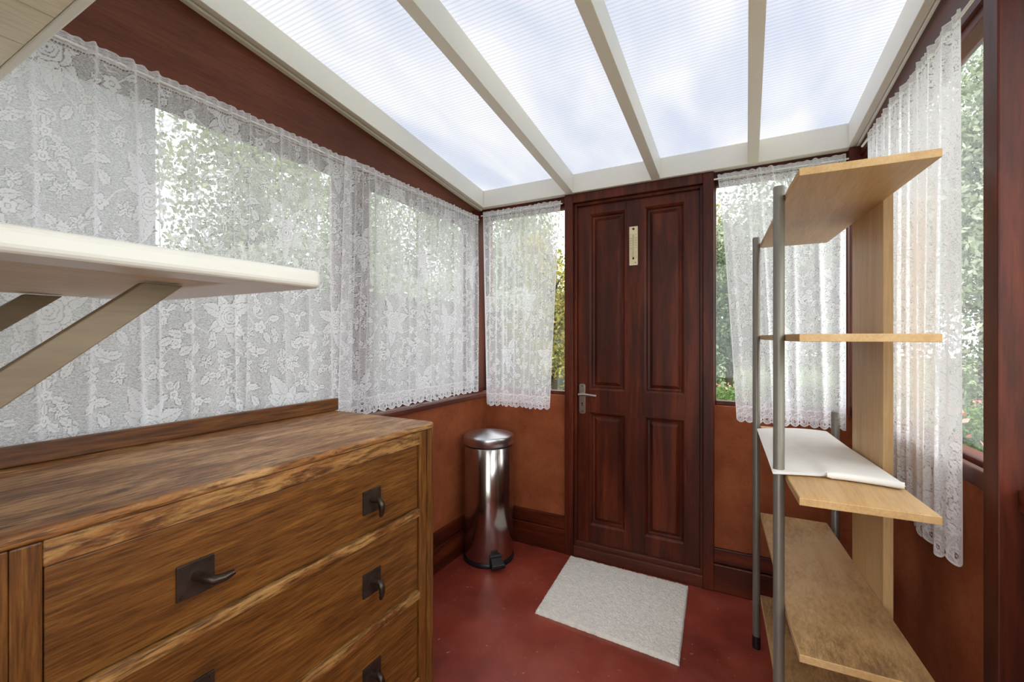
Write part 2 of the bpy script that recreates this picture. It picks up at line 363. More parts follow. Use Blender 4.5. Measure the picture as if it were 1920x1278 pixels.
# posts
MB().box(-1.64, -1.565, 1.365, 1.49, 0.93, 2.035).build('trim_3', M['dark']['z'], kind='structure', bevel=0.003)
MB().box(-1.64, -1.53, 2.36, YB + .08, 0.93, 2.10).build('trim_4', M['dark']['z'], kind='structure', bevel=0.003)
MB().box(0.400, 0.50, 2.40, YB + .1, 0.93, 2.12).build('trim_5', M['dark']['z'], kind='structure', bevel=0.003)
rbox(MB(), 1.238, 1.294, -0.015, 0.13, 0, ZR(1.2) + .0).build('trim_6', M['dark']['z'], kind='structure', bevel=0.003)
# baseboards
def skirt(name, parts, ax):
    t = thing(name, (parts[0][0], parts[0][2], 0), kind='structure')
    for i, p in enumerate(parts):
        MB().box(*p).build('lower_board' if i % 2 == 0 else 'upper_board', M['dark'][ax], t, bevel=0.005, seg=2)
skirt('baseboard_back', [(-1.51, -0.945, YB - .026, YB, 0, .138), (-1.51, -0.945, YB - .016, YB, .140, .216),
                         (-0.15, 0.42, YB - .026, YB, 0, .138), (-0.15, 0.42, YB - .016, YB, .140, .216)], 'x')
skirt('baseboard_left', [(-1.51, -1.484, -.1, YB - .027, 0, .138), (-1.51, -1.494, -.1, YB - .017, .140, .216)], 'y')
t = thing('baseboard_right', (.45, 1.2, 0), kind='structure')
rbox(MB(), 1.30, 2.42, 0.004, 0.03, 0, .138).build('lower_board', M['dark']['y'], t, bevel=0.005)
rbox(MB(), 1.30, 2.42, 0.014, 0.03, .14, .216).build('upper_board', M['dark']['y'], t, bevel=0.005)

# windows: frame (four members as one joinery frame) and pane
def window(name, fn, s0, s1, z0, z1, fw, mat, bot=None, mull=()):
    """fn(s, depth, z) -> world point; depth grows outwards"""
    t = thing(name, fn((s0 + s1) / 2, 0, z0), kind='structure')
    bot = bot or fw
    mb = MB()
    def bar(a, b, c, d, d0=0.0, d1=0.045):
        mb.hexa([fn(a, d0, c), fn(b, d0, c), fn(b, d1, c), fn(a, d1, c), fn(a, d0, d), fn(b, d0, d), fn(b, d1, d), fn(a, d1, d)])
    bar(s0, s0 + fw, z0, z1); bar(s1 - fw, s1, z0, z1); bar(s0 + fw, s1 - fw, z0, z0 + bot); bar(s0 + fw, s1 - fw, z1 - fw, z1)
    for m in mull: bar(m - fw / 2, m + fw / 2, z0 + bot, z1 - fw)
    mb.build('window_frame', mat, t, bevel=0.003)
    mb = MB(); e = 0.006
    mb.hexa([fn(s0 + fw - e, .020, z0 + bot - e), fn(s1 - fw + e, .020, z0 + bot - e), fn(s1 - fw + e, .024, z0 + bot - e), fn(s0 + fw - e, .024, z0 + bot - e),
             fn(s0 + fw - e, .020, z1 - fw + e), fn(s1 - fw + e, .020, z1 - fw + e), fn(s1 - fw + e, .024, z1 - fw + e), fn(s0 + fw - e, .024, z1 - fw + e)])
    mb.build('pane', M['glass'], t)
    return t
fl = lambda s, d, z: (-1.585 - d, s, z)
fb = lambda s, d, z: (s, YB + .03 + d, z)
fr = lambda s, d, z: (RX(s, .045 + d), s, z)
window('window_1', fl, -0.1, 1.37, 0.93, 2.035, 0.035, M['dark']['y'])
window('window_2', fl, 1.485, 2.37, 0.93, 2.035, 0.035, M['dark']['y'])
window('window_3', fb, -1.53, -0.93, 0.935, 2.09, 0.025, M['dark']['z'], 0.022)
window('window_4', fb, -0.165, 0.40, 0.935, 2.09, 0.025, M['dark']['z'], 0.022)
window('window_5', fr, 1.29, 2.40, 0.94, 2.075, 0.03, M['dark']['y'], 0.05)
window('added_window_7', lambda s, d, z: (s, -.16 - d, z), -.45, .42, .12, 2.1, .05, M['white'])  # unseen glazing behind the camera, added to bring in daylight
window('added_window_6', fr, -0.1, 1.24, 0.94, 2.075, 0.03, M['dark']['y'], 0.05)  # unseen near window on the right wall, added as extra daylight

# roof
ce = thing('ceiling', (-.6, 1.2, 2.3), kind='structure')
def slope(mb, x0, x1, y0, y1, d0, d1, f0=None, f1=None):
    f0 = f0 or (lambda y: x0); f1 = f1 or (lambda y: x1)
    return mb.hexa([(f0(y0), y0, ZR(y0) + d0), (f1(y0), y0, ZR(y0) + d0), (f1(y1), y1, ZR(y1) + d0), (f0(y1), y1, ZR(y1) + d0),
                    (f0(y0), y0, ZR(y0) + d1), (f1(y0), y0, ZR(y0) + d1), (f1(y1), y1, ZR(y1) + d1), (f0(y1), y1, ZR(y1) + d1)])
mb = MB()
mb.hexa([(-1.58, 2.41, 2.124), (.48, 2.41, 2.124), (.48, 2.47, 2.124), (-1.58, 2.47, 2.124), (-1.58, 2.41, 2.232), (.48, 2.41, 2.232), (.48, 2.47, 2.232), (-1.58, 2.47, 2.232)])
mb.build('eaves_beam', M['white'], ce, bevel=0.002)
RX_ = (-0.912, -0.425, 0.028)
for xc in RX_:
    slope(MB(), xc - .023, xc + .023, -.1, 2.409, 0, .108).build('rafter', M['white'], ce, bevel=0.002)
slope(MB(), 0, 0, -.1, 2.409, 0, .108, lambda y: LX(y, -1.528), lambda y: LX(y, -1.502)).build('rafter', M['white'], ce, bevel=0.002)
slope(MB(), 0, 0, -.1, 2.45, -.004, .05, lambda y: LX(y, -1.562), lambda y: LX(y, -1.536)).build('edge_trim', M['white'], ce, bevel=0.004)
slope(MB(), 0, 0, -.1, 2.409, 0.012, .05, lambda y: LX(y, -1.538), lambda y: LX(y, -1.526)).build('gasket', M['white_shade'], ce)
slope(MB(), 0, 0, -.1, 2.409, 0, .108, lambda y: RX(y, -.002), lambda y: RX(y, .024)).build('rafter', M['white'], ce, bevel=0.002)
slope(MB(), 0, 0, -.1, 2.45, -.004, .05, lambda y: RX(y, .026), lambda y: RX(y, .052)).build('edge_trim', M['white'], ce, bevel=0.004)
xs = [-1.52, RX_[0], RX_[1], RX_[2], 0.42]
for i in range(4):
    f0 = (lambda y: LX(y, -1.64)) if i == 0 else None
    f1 = (lambda y: RX(y, .13)) if i == 3 else None
    slope(MB(), xs[i], xs[i + 1] - .001, -.12, 2.52, .109, .119, f0, f1).build('roof_sheet', M['poly'], ce)

# ---------------------------------------------------------------- door
dr = thing('door_1', (-.547, YB, 0), kind='structure')
yf = 2.428
XL, XR, ZT = -0.950, -0.145, 2.124
zc = 2.07
fr_ = MB()
fr_.box(XL, XL + .052, yf, YB + .1, 0, ZT).box(XR - .052, XR, yf, YB + .1, 0, ZT).box(XL + .052, XR - .052, yf, YB + .1, zc, ZT)
fo = fr_.build('door_frame', M['dark']['z'], dr, bevel=0.004)
st = MB().box(XL + .052, XL + .068, yf + .022, YB + .1, 0.085, zc).box(XR - .068, XR - .052, yf + .022, YB + .1, 0.085, zc).box(XL + .068, XR - .068, yf + .022, YB + .1, zc - .016, zc)
st.build('door_stop', M['dark']['z'], fo, bevel=0.003)
th = MB().box(XL + .052, XR - .052, yf + .006, YB + .1, 0, 0.062).box(XL + .052, XR - .052, yf + .028, YB + .1, 0.06, 0.085)
th.build('threshold', M['trim']['x'], dr, bevel=0.004)
lx0, lx1, lz0, lz1, ly = XL + .070, XR - .070, 0.088, zc - .018, 2.47
px = [(-0.813, -0.597), (-0.500, -0.284)]
pz = [(0.185, 0.850), (0.975, 2.005)]
lf = MB()
ys = (ly, ly + .04)
lf.box(lx0, px[0][0], *ys, lz0, lz1).box(px[1][1], lx1, *ys, lz0, lz1).box(px[0][1], px[1][0], *ys, lz0, lz1)
for a, b in px:
    lf.box(a, b, *ys, lz0, pz[0][0]).box(a, b, *ys, pz[0][1], pz[1][0]).box(a, b, *ys, pz[1][1], lz1)
leaf = lf.build('door_leaf', M['dark']['z'], dr, bevel=0.0015)
for a, b in px:
    for c, d in pz:
        m = MB()
        g = .006   # moulding strip round the opening
        def fr2(i0, i1, y0, y1):
            A = [(a + i0, c + i0), (b - i0, c + i0), (b - i0, d - i0), (a + i0, d - i0)]
            B = [(a + i1, c + i1), (b - i1, c + i1), (b - i1, d - i1), (a + i1, d - i1)]
            v = [(x, y0, z) for x, z in A] + [(x, y1, z) for x, z in B]
            m.add(v, [(k, (k + 1) % 4, 4 + (k + 1) % 4, 4 + k) for k in range(4)])
        fr2(-.004, .004, ly - .004, ly - .004); fr2(.004, .014, ly - .004, ly + .004); fr2(.014, .020, ly + .004, ly + .016)
        fr2(.020, .030, ly + .016, ly + .018); fr2(.030, .048, ly + .018, ly + .006); fr2(.048, .052, ly + .006, ly + .006)
        i = .052
        m.add([(a + i, ly + .006, c + i), (b - i, ly + .006, c + i), (b - i, ly + .006, d - i), (a + i, ly + .006, d - i)], [(0, 1, 2, 3)])
        fr2(-.004, -.004, ly - .004, ly + .002)
        m.build('panel', M['dark']['z'], leaf)
# lever handle on a long back plate
hp = MB(); n = 10
x0, x1, z0, z1 = -.871, -.834, .835, 1.010
pts = []
for (cx, cz, a0) in ((x1 - .012, z1 - .012, 0), (x0 + .012, z1 - .012, 90), (x0 + .012, z0 + .012, 180), (x1 - .012, z0 + .012, 270)):
    for k in range(5):
        an = math.radians(a0 + k * 22.5); pts.append((cx + .012 * math.cos(an), cz + .012 * math.sin(an)))
v = [(x, ly - .007, z) for x, z in pts] + [(x, ly, z) for x, z in pts]; k = len(pts)
hp.add(v, [tuple(range(k)), tuple(reversed(range(k, 2 * k)))] + [(i, (i + 1) % k, k + (i + 1) % k, k + i) for i in range(k)])
plate = hp.build('handle_plate', M['nickel'], leaf, bevel=0.0015, label='satin metal plate')
xm = (x0 + x1) / 2
kh = MB().tube([(xm, ly - .0076, .896), (xm, ly - .0066, .896)], .0045, 12).box(xm - .0022, xm + .0022, ly - .0076, ly - .0066, .880, .896)
kh.build('keyhole', M['black'], leaf)
sc = MB()
for zz in (.997, .850): sc.tube([(xm, ly - .0085, zz), (xm, ly - .006, zz)], .0035, 10)
sc.build('screw', M['brass'], leaf)
lv = MB().tube([(xm, ly - .006, .951), (xm, ly - .040, .951)], .008, 14)
lv.tube([(xm - .010, ly - .042, .950), (xm + .02, ly - .045, .953), (xm + .06, ly - .046, .951), (xm + .098, ly - .043, .947)], [.008, .0088, .0078, .0085], 14)
lv.build('lever', M['nickel'], leaf, label='satin metal lever')

# ---------------------------------------------------------------- thermometer
def text_mesh(txt, size):
    cu = bpy.data.curves.new('t', 'FONT'); cu.body = txt; cu.size = size; cu.extrude = 0.0002; cu.align_x = 'CENTER'; cu.resolution_u = 2
    ob = bpy.data.objects.new('t', cu); COL.objects.link(ob); bpy.context.view_layer.update()
    me = bpy.data.meshes.new_from_object(ob.evaluated_get(bpy.context.evaluated_depsgraph_get()))
    v = [tuple(p.co) for p in me.vertices]; f = [tuple(p.vertices) for p in me.polygons]
    bpy.data.objects.remove(ob); bpy.data.meshes.remove(me); return v, f
tx0, tx1, tz0, tz1 = -.577, -.531, 1.684, 1.900
tm = thing('wall_thermometer', (-.554, ly - .001, tz0), 'ivory strip thermometer hung on the middle stile of the brown door', 'thermometer')
MB().box(tx0, tx1, ly - .008, ly - .001, tz0, tz1).build('scale_plate', M['ivory'], tm, bevel=0.0015)
MB().tube([(-.554, ly - .0115, 1.725), (-.554, ly - .0115, 1.855)], .0022, 10).build('glass_tube', M['nickel'], tm)
m = MB().lathe((-.554, ly - .0115, 1.716), [(0, 0), (.004, .001), (.0055, .005), (.004, .010), (.0018, .013)], 14)
m.build('bulb', M['brass'], tm)
MB().tube([(-.554, ly - .010, 1.886), (-.554, ly - .0075, 1.886)], .0065, 16).build('hanging_screw', M['brass'], tm)
MB().tube([(-.543, ly - .0095, 1.699), (-.543, ly - .0075, 1.699)], .003, 12).build('fixing_screw', M['brass'], tm)
tk = MB(); tr_ = MB()
for i in range(27):
    z = 1.728 + i * .0046; w2 = .0035 if i % 5 == 0 else .002
    tk.box(-.554 - .0035 - w2, -.554 - .0035, ly - .0084, ly - .0079, z, z + .0006)
    tk.box(-.554 + .0035, -.554 + .0035 + w2, ly - .0084, ly - .0079, z, z + .0006)
def put(mb, txt, x, z, size):
    v, f = text_mesh(txt, size); mb.add([(x + p[0], ly - .0085 - p[2], z + p[1]) for p in v], f)
put(tk, 'F', -.567, 1.852, .009); put(tk, 'C', -.541, 1.852, .009)
for i, s in enumerate(['120', '100', '80', '60', '40']): put(tk, s, -.568, 1.832 - i * .0135, .0075)
for i, s in enumerate(['50', '40', '30', '20', '10']): put(tk, s, -.540, 1.832 - i * .0135, .0085)
for i, s in enumerate(['20', '0', '20', '40']): put(tr_, s, -.568, 1.770 - i * .012, .007)
for i, s in enumerate(['0', '10', '20', '30', '40']): put(tk, s, -.540, 1.766 - i * .011, .006)
tk.build('dark_numerals', M['ink'], tm); tr_.build('red_numerals', M['redink'], tm, label='red lower numerals')

# ---------------------------------------------------------------- chest of drawers
cd = thing('chest_of_drawers', (-1.21, .703, 0), 'worn oak chest of drawers with dark iron pulls under the left lace curtains', 'chest of drawers')
DX, DY0, DY1, DT = -0.958, .188, 1.218, .990
yi0, yi1 = .254, 1.141
def post_pts(x0, x1, y0, y1, r, corners):
    P = []
    for (cx, cy, sx, sy) in ((x1, y0, 1, -1), (x1, y1, 1, 1), (x0, y1, -1, 1), (x0, y0, -1, -1)):
        if (sx, sy) in corners:
            ox, oy = cx - sx * r, cy - sy * r
            an0 = {(1, -1): -90, (1, 1): 0, (-1, 1): 90, (-1, -1): 180}[(sx, sy)]
            for k in range(6): an = math.radians(an0 + k * 18); P.append((ox + r * math.cos(an), oy + r * math.sin(an)))
        else: P.append((cx, cy))
    return P
# carcass: sides and back and corner stiles
c = MB().box(-1.474, DX - .06, DY0 + .004, DY0 + .024, .06, DT - .022).box(-1.474, DX - .06, DY1 - .024, DY1 - .004, .06, DT - .022)
c.box(-1.474, -1.464, DY0 + .024, DY1 - .024, .06, DT - .022).box(-1.464, DX - .03, DY0 + .024, DY1 - .024, .06, .075)
c.build('carcass', M['oak']['z'], cd)
for y0, y1, cs in ((DY0, yi0 - .037, (1, -1)), (yi1 + .037, DY1, (1, 1))):
    MB().prism(post_pts(DX - .058, DX, y0, y1, .016, [cs]), 0, DT - .021).build('corner_post', M['oak']['z'], cd, bevel=0.002)
for y0, y1 in ((yi0 - .036, yi0), (yi1, yi1 + .036)):
    MB().box(DX - .03, DX - .003, y0, y1, .06, DT - .062 + .040).build('stile', M['oak']['z'], cd, bevel=0.003)
MB().prism(post_pts(-1.474, DX + .004, DY0 - .002, DY1 + .002, .024, [(1, -1), (1, 1)]), DT - .020, DT).build('top', M['oak_top'], cd, bevel=0.007, seg=4)
MB().box(-1.474, -1.456, DY0, DY1 + .012, DT + .0005, DT + .048).build('back_upstand', M['oak_dark'], cd, bevel=0.003)
MB().box(DX - .03, DX - .002, yi0, yi1, .926, DT - .021).build('top_rail', M['oak_rail'], cd, bevel=0.003)
for z0, z1 in ((.687, .714), (.413, .441), (.110, .150)):
    MB().box(DX - .03, DX + .0, yi0, yi1, z0, z1).build('rail', M['oak_rail'], cd, bevel=0.004)
def pull(y, z, out, parent):
    p = MB().box(DX - .011, DX - .006, y - .034, y + .034, z - .034, z + .034)
    for sy in (-1, 1):
        for sz in (-1, 1): p.tube([(DX - .007, y + sy * .026, z + sz * .026), (DX - .0035, y + sy * .026, z + sz * .026)], .003, 10)
    p.tube([(DX - .007, y, z + .004), (DX + .016, y, z + .006)], [.010, .0075], 12)
    po = p.build('pull_plate', M['iron'], parent, bevel=0.0012)
    h = MB()
    if out: path = [(DX + .012, y, z + .008), (DX + .024, y + .003, z + .004), (DX + .034, y + .014, z - .001), (DX + .039, y + .030, z - .001), (DX + .044, y + .046, z + .004)]
    else: path = [(DX + .012, y, z + .008), (DX + .023, y + .001, z + .004), (DX + .029, y + .002, z - .010), (DX + .028, y + .003, z - .026), (DX + .024, y + .003, z - .041)]
    h.tube(path, [.0075, .0095, .0095, .0085, .0055], 12)
    h.build('pull_tongue', M['iron_tongue'], parent)
for i, (z0, z1, hz) in enumerate(((.717, .923, .806), (.444, .684, .567), (.153, .410, .297))):
    d = MB().box(DX - .028, DX - .011, yi0 + .003, yi1 - .003, z0, z1).build('drawer', M['oak']['y'], cd, bevel=0.002)
    pull(.470, hz, i == 0, d); pull(.935, hz, False, d)

# ---------------------------------------------------------------- pedal bin
BX, BY, BR = -1.335, 2.200, .143
pb = thing('pedal_bin', (BX, BY, 0), 'tall round stainless steel pedal bin in the corner beside the door', 'bin')
MB().lathe((BX, BY, 0), [(0, 0), (BR + .003, 0), (BR + .005, .004), (BR + .005, .020), (BR + .001, .024), (0, .024)], 64).build('base_ring', M['black'], pb)
MB().lathe((BX, BY, 0), [(BR - .002, .0245), (BR, .028), (BR, .655), (BR - .003, .658)], 96).build('body', M['steel'], pb)
MB().lathe((BX, BY, 0), [(BR - .002, .658), (BR - .004, .660), (BR - .004, .664), (BR - .001, .666)], 96).build('gap_ring', M['black'], pb)
MB().lathe((BX, BY, 0), [(BR, .666), (BR + .003, .668), (BR + .003, .708), (BR + .0005, .715), (BR - .006, .719), (BR * .5, .734), (.02, .744), (0, .745)], 96).build('lid', M['steel_lid'], pb, label='satin steel lid')
dv = Vector((0.73, -0.68, 0)).normalized(); sv = Vector((-dv.y, dv.x, 0))
def pp(a, b, z): q = Vector((BX, BY, 0)) + dv * a + sv * b; return (q.x, q.y, z)
m = MB().hexa([pp(BR - .01, -.034, .032), pp(BR + .056, -.041, .018), pp(BR + .056, .041, .018), pp(BR - .01, .034, .032),
               pp(BR - .01, -.032, .066), pp(BR + .056, -.039, .040), pp(BR + .056, .039, .040), pp(BR - .01, .032, .066)])
m.hexa([pp(BR - .01, -.034, .006), pp(BR + .014, -.036, .006), pp(BR + .014, .036, .006), pp(BR - .01, .034, .006),
        pp(BR - .01, -.034, .078), pp(BR + .006, -.034, .070), pp(BR + .006, .034, .070), pp(BR - .01, .034, .078)])
m.build('pedal', M['black'], pb, bevel=0.005, seg=3, label='black plastic pedal')

# ---------------------------------------------------------------- bath mat
def rug():
    P = [Vector((-.905, 2.405, 0)), Vector((-.262, 2.398, 0)), Vector((-.231, 1.812, 0)), Vector((-.866, 1.842, 0))]
    n, k = 190, 190; rng = np.random.RandomState(3)
    h = rng.rand(n + 1, k + 1)
    g = rng.rand(24, 24)
    m = MB(); v = []
    for i in range(n + 1):
        for j in range(k + 1):
            a, b = i / n, j / k
            p = (P[3] * (1 - a) + P[2] * a) * (1 - b) + (P[0] * (1 - a) + P[1] * a) * b
            e = min(a, 1 - a, b, 1 - b) * .6
            z = .004 + .009 * min(1, e / .008) ** .5 + h[i, j] * .0065 + .002 * math.sin(a * 60 + 3 * math.sin(b * 9)) * .4
            jit = .0028
            v.append((p.x + (h[j % (n + 1), i % (k + 1)] - .5) * jit, p.y + (h[i, (j * 7) % (k + 1)] - .5) * jit, z if 0 < i < n and 0 < j < k else .001))
    m.add(v, [(i * (k + 1) + j, (i + 1) * (k + 1) + j, (i + 1) * (k + 1) + j + 1, i * (k + 1) + j + 1) for i in range(n) for j in range(k)], True)
    m.build('bath_mat', M['matcotton'], label='cream tufted cotton mat on the red floor in front of the door', cat='mat')
rug()

# ---------------------------------------------------------------- open shelving unit on the right
su = thing('shelving_unit', (.2, 1.65, 0), 'open pale wood shelving unit with grey tubular posts along the right wall', 'shelving unit')
A = [(.050, 2.092), (.096, 1.330), (.107, 1.198), (.355, 1.208), (.279, 2.097)]
for i, zt in enumerate((1.673, 1.292, .916, .556, .214)):
    MB().prism(A, zt - .018, zt - .0008).build('shelf', M['beech']['y'], su, bevel=0.0012)
    B = [(.052, 2.090), (.098, 1.331), (.109, 1.200), (.353, 1.210), (.277, 2.095)]
    sh = MB(); sh.prism(B, zt - .0008, zt).build('shelf_surface', M['beech_dirty'] if i > 2 else M['beech']['y'], su)
def post(x, y, z0, z1, foot=True):
    p = MB().tube([(x, y, z0 + .03), (x, y, z1 - .004), (x, y, z1 - .001), (x, y, z1)], [.0138, .0138, .012, .009], 28).build('post', M['tube'], su)
    MB().tube([(x, y, 0), (x, y, .05)], .0155, 24).build('foot', M['black'], p)
post(.036, 2.075, 0, 1.697); post(.078, 1.400, 0, 1.697); post(.302, 2.075, 0, .998)
MB().hexa([(.3045, 1.785, .0), (.3265, 1.785, .0), (.3495, 1.526, .0), (.3275, 1.526, .0),
           (.3045, 1.785, 1.700), (.3265, 1.785, 1.700), (.3495, 1.526, 1.700), (.3275, 1.526, 1.700)]).build('back_spine', M['beech']['z'], su, bevel=0.001)

# folded cloth on the middle shelf
def cloth():
    m = MB(); n, k = 46, 90; rng = np.random.RandomState(8)
    zb = .9175
    near = lambda a: (Vector((.062, 1.352, 0)) * (1 - a) + Vector((.338, 1.372, 0)) * a) + Vector((0, .028 * math.sin(a * math.pi) if a < .42 else .028 * math.sin(a * math.pi) * 1.0, 0))
    far = lambda a: Vector((.036, 1.99, 0)) * (1 - a) + Vector((.272, 2.05, 0)) * a + Vector((0, .035 * math.sin(math.pi * a), 0))
    v = []
    for s in (1, 0):
        for i in range(n + 1):
            for j in range(k + 1):
                a, b = i / n, j / k
                p = near(a) * (1 - b) + far(a) * b
                fold = 1 / (1 + math.exp(-(a - .42) * 60)) 
                th = .007 + .010 * fold * math.exp(-(b / .5) ** 2) + .0035 * math.sin(5 * a + 4 * b) * math.sin(7 * b) * .5
                e = min(min(a, 1 - a) * .26, min(b, 1 - b) * .65) / .008
                th2 = th * (min(1, e) ** .5 if e > 0 else 0)
                sag = .010 * max(0, (.075 - p.x)) / .03 if False else 0
                v.append((p.x, p.y, zb + (th / 2 + th2 / 2 * (1 if s else -1))))
    off = (n + 1) * (k + 1)
    f = [(i * (k + 1) + j, (i + 1) * (k + 1) + j, (i + 1) * (k + 1) + j + 1, i * (k + 1) + j + 1) for i in range(n) for j in range(k)]
    f += [tuple(off + q for q in reversed(x)) for x in f]
    m.add(v, f, True)
    o = m.build('folded_cloth', M['cotton'], label='white folded cloth lying on the middle shelf of the shelving unit', cat='cloth')
    me = o.data; bm = bmesh.new(); bm.from_mesh(me); bmesh.ops.remove_doubles(bm, verts=bm.verts, dist=0.0001); bm.to_mesh(me); bm.free()
    me.polygons.foreach_set('use_smooth', [True] * len(me.polygons))
    # rolled fold along the near right edge
    r = MB(); pts = []; 
    for q in range(14):
        a = .44 + .55 * q / 13; p = near(a); pts.append((p.x, p.y - .001, zb + .0095))
    r.tube(pts, [.006] + [.0088] * 12 + [.0075], 14); r.build('fold', M['cotton'], o)
cloth()

# ---------------------------------------------------------------- bracketed white shelf above the chest
ws = thing('wall_shelf', (-1.1, -.12, 1.383), 'thick white wall shelf with rounded edge on diagonal braces above the chest of drawers', 'shelf')
sb, stt = 1.383, 1.419
xe, ye, xb = -.761, .607, -1.462
MB().prism([(-.858, -.119), (xe, -.119)] + [(xe - .02 + .02 * math.cos(math.radians(q)), ye - .02 + .02 * math.sin(math.radians(q))) for q in range(0, 91, 15)] + [(xb, ye), (xb, .46), (-.858, .46)], sb, stt).build('nosing_board', M['shelfwhite'], ws, bevel=0.011, seg=4)
MB().box(xb, -.8615, -.119, .4595, sb + .001, stt - .001).build('board', M['pale'], ws, bevel=0.002)
def brace(x0, x1, yt, par):
    w_ = .062
    MB().hexa([(x0, yt - w_, sb - .002), (x1, yt - w_, sb - .002), (x1, yt, sb - .002), (x0, yt, sb - .002),
               (x0, -.119, sb - .87 * (yt - w_ + .119)), (x1, -.119, sb - .87 * (yt - w_ + .119)), (x1, -.119, sb - .87 * (yt + .119)), (x0, -.119, sb - .87 * (yt + .119))]).build('brace', M['taupe'], par, bevel=0.002)
brace(-.958, -.936, .435, ws); brace(-1.445, -1.425, .410, ws)
us = thing('high_shelf', (-1.0, -.12, 1.784), 'cream boarded high shelf at the upper left above the white wall shelf', 'shelf')
x = -1.48
for wd in (.128, .130, .132, .135, .135, .13, .12):
    MB().box(x, x + wd - .002, -.119, .266, 1.784, 1.804).build('board', M['pale'], us, bevel=0.0015); x += wd
MB().box(-1.48, x - .002, .2665, .280, 1.781, 1.806).build('edge_strip', M['shelfwhite'], us, bevel=0.003)

# ---------------------------------------------------------------- lace pattern (thread density over one repeat)
TW, THh, RES = .56, .66, .0015
nx, ny = int(TW / RES), int(THh / RES)
T = np.full((ny, nx), .4, dtype=np.float32)
def stamp(cx, cy, R, fn):
    """fn(x, y) -> (mask, value); wraps round the repeat"""
    r = int(R / RES) + 2; ix, iy = int(cx / RES), int(cy / RES)
    jj, ii = np.meshgrid(np.arange(ix - r, ix + r + 1), np.arange(iy - r, iy + r + 1))
    mk, va = fn(jj * RES - cx, ii * RES - cy)
    J, I = jj[mk] % nx, ii[mk] % ny
    T[I, J] = va[mk]
def leaf_(cx, cy, ang, Ln, W):
    ca, sa = math.cos(ang), math.sin(ang)
    def fn(x, y):
        u = (x * ca + y * sa) / Ln; v = (-x * sa + y * ca)
        uc = np.clip(u, 0, 1); hw = W * np.sin(np.pi * uc ** .8) ** .85 * (1 + .07 * np.sin(uc * 38))
        mk = (u > 0) & (u < 1) & (np.abs(v) < hw + .0022)
        va = np.full(x.shape, .86, np.float32)
        va[np.abs(v) > hw] = .12
        vein = np.abs(np.sin((u * Ln - np.abs(v) * .9) / .011 * np.pi)) < .17
        va[vein & (np.abs(v) < hw * .8)] = .5
        va[np.abs(v) < .0011] = .3
        va[(np.abs(v) > hw - .002) & (np.abs(v) <= hw)] = 1
        return mk, va
    stamp(cx, cy, Ln * 1.15, fn)
def rose(cx, cy, R, ph=0.0, n=5):
    def fn(x, y):
        r = np.hypot(x, y); th = np.arctan2(y, x) + ph
        out = R * (.80 + .20 * np.abs(np.cos(n / 2 * th)) ** .6) * (1 + .025 * np.sin(th * 21))
        mk = r < out + .002
        va = np.full(x.shape, .93, np.float32)
        va[r > out] = .12
        for i, q in enumerate((.70, .47, .27)):
            rr = R * q * (.86 + .14 * np.abs(np.cos(n / 2 * th + .9 * (i + 1))))
            va[np.abs(r - rr) < .0013] = .25
        edge = (np.abs(np.cos(n / 2 * th)) < .07) & (r > R * .70) & (r < out); va[edge] = .3
        va[(np.abs(np.sin(th * 13)) < .25) & (r > R * .78) & (r < R * .9)] = .6
        va[r < R * .07] = .2
        return mk, va
    stamp(cx, cy, R * 1.1, fn)
def star(cx, cy, R, ph, n=6):
    for k in range(n): leaf_(cx, cy, ph + k * 2 * math.pi / n, R, R * .24)
    def fn(x, y):
        r = np.hypot(x, y); va = np.full(x.shape, 1.0, np.float32); va[r > R * .13] = .2; return r < R * .17, va
    stamp(cx, cy, R * .2, fn)
def blossom(cx, cy, R, ph):
    def fn(x, y):
        r = np.hypot(x, y); th = np.arctan2(y, x) + ph; out = R * (.62 + .38 * np.abs(np.cos(2.5 * th)))
        va = np.full(x.shape, .95, np.float32); va[r > out] = .15; va[np.abs(r - R * .30) < .0012] = .2
        return r < out + .0018, va
    stamp(cx, cy, R * 1.1, fn)
def stem(pts, w=.0014, v=.95):
    P = []
    for i in range(len(pts) - 1):
        a = pts[i - 1] if i else pts[i]; b, c_ = pts[i], pts[i + 1]; d = pts[i + 2] if i + 2 < len(pts) else c_
        for k in range(40):
            t_ = k / 40
            P.append(tuple(.5 * ((2 * b[q]) + (-a[q] + c_[q]) * t_ + (2 * a[q] - 5 * b[q] + 4 * c_[q] - d[q]) * t_ ** 2 + (-a[q] + 3 * b[q] - 3 * c_[q] + d[q]) * t_ ** 3) for q in (0, 1)))
    for (x, y) in P:
        r = max(1, int(round(w / RES)))
        ix, iy = int(x / RES), int(y / RES)
        for dx in range(-r + 1, r + 1):
            for dy in range(-r + 1, r + 1): T[(iy + dy) % ny, (ix + dx) % nx] = v
def curl(cx, cy, R, ph, turns=1.3, sgn=1):
    pts = []
    for k in range(60):
        q = k / 59; r = R * (1 - q * .8); an = ph + sgn * q * turns * 2 * math.pi
        pts.append((cx + r * math.cos(an), cy + r * math.sin(an)))
    stem(pts[::6])
rr = random.Random(12)
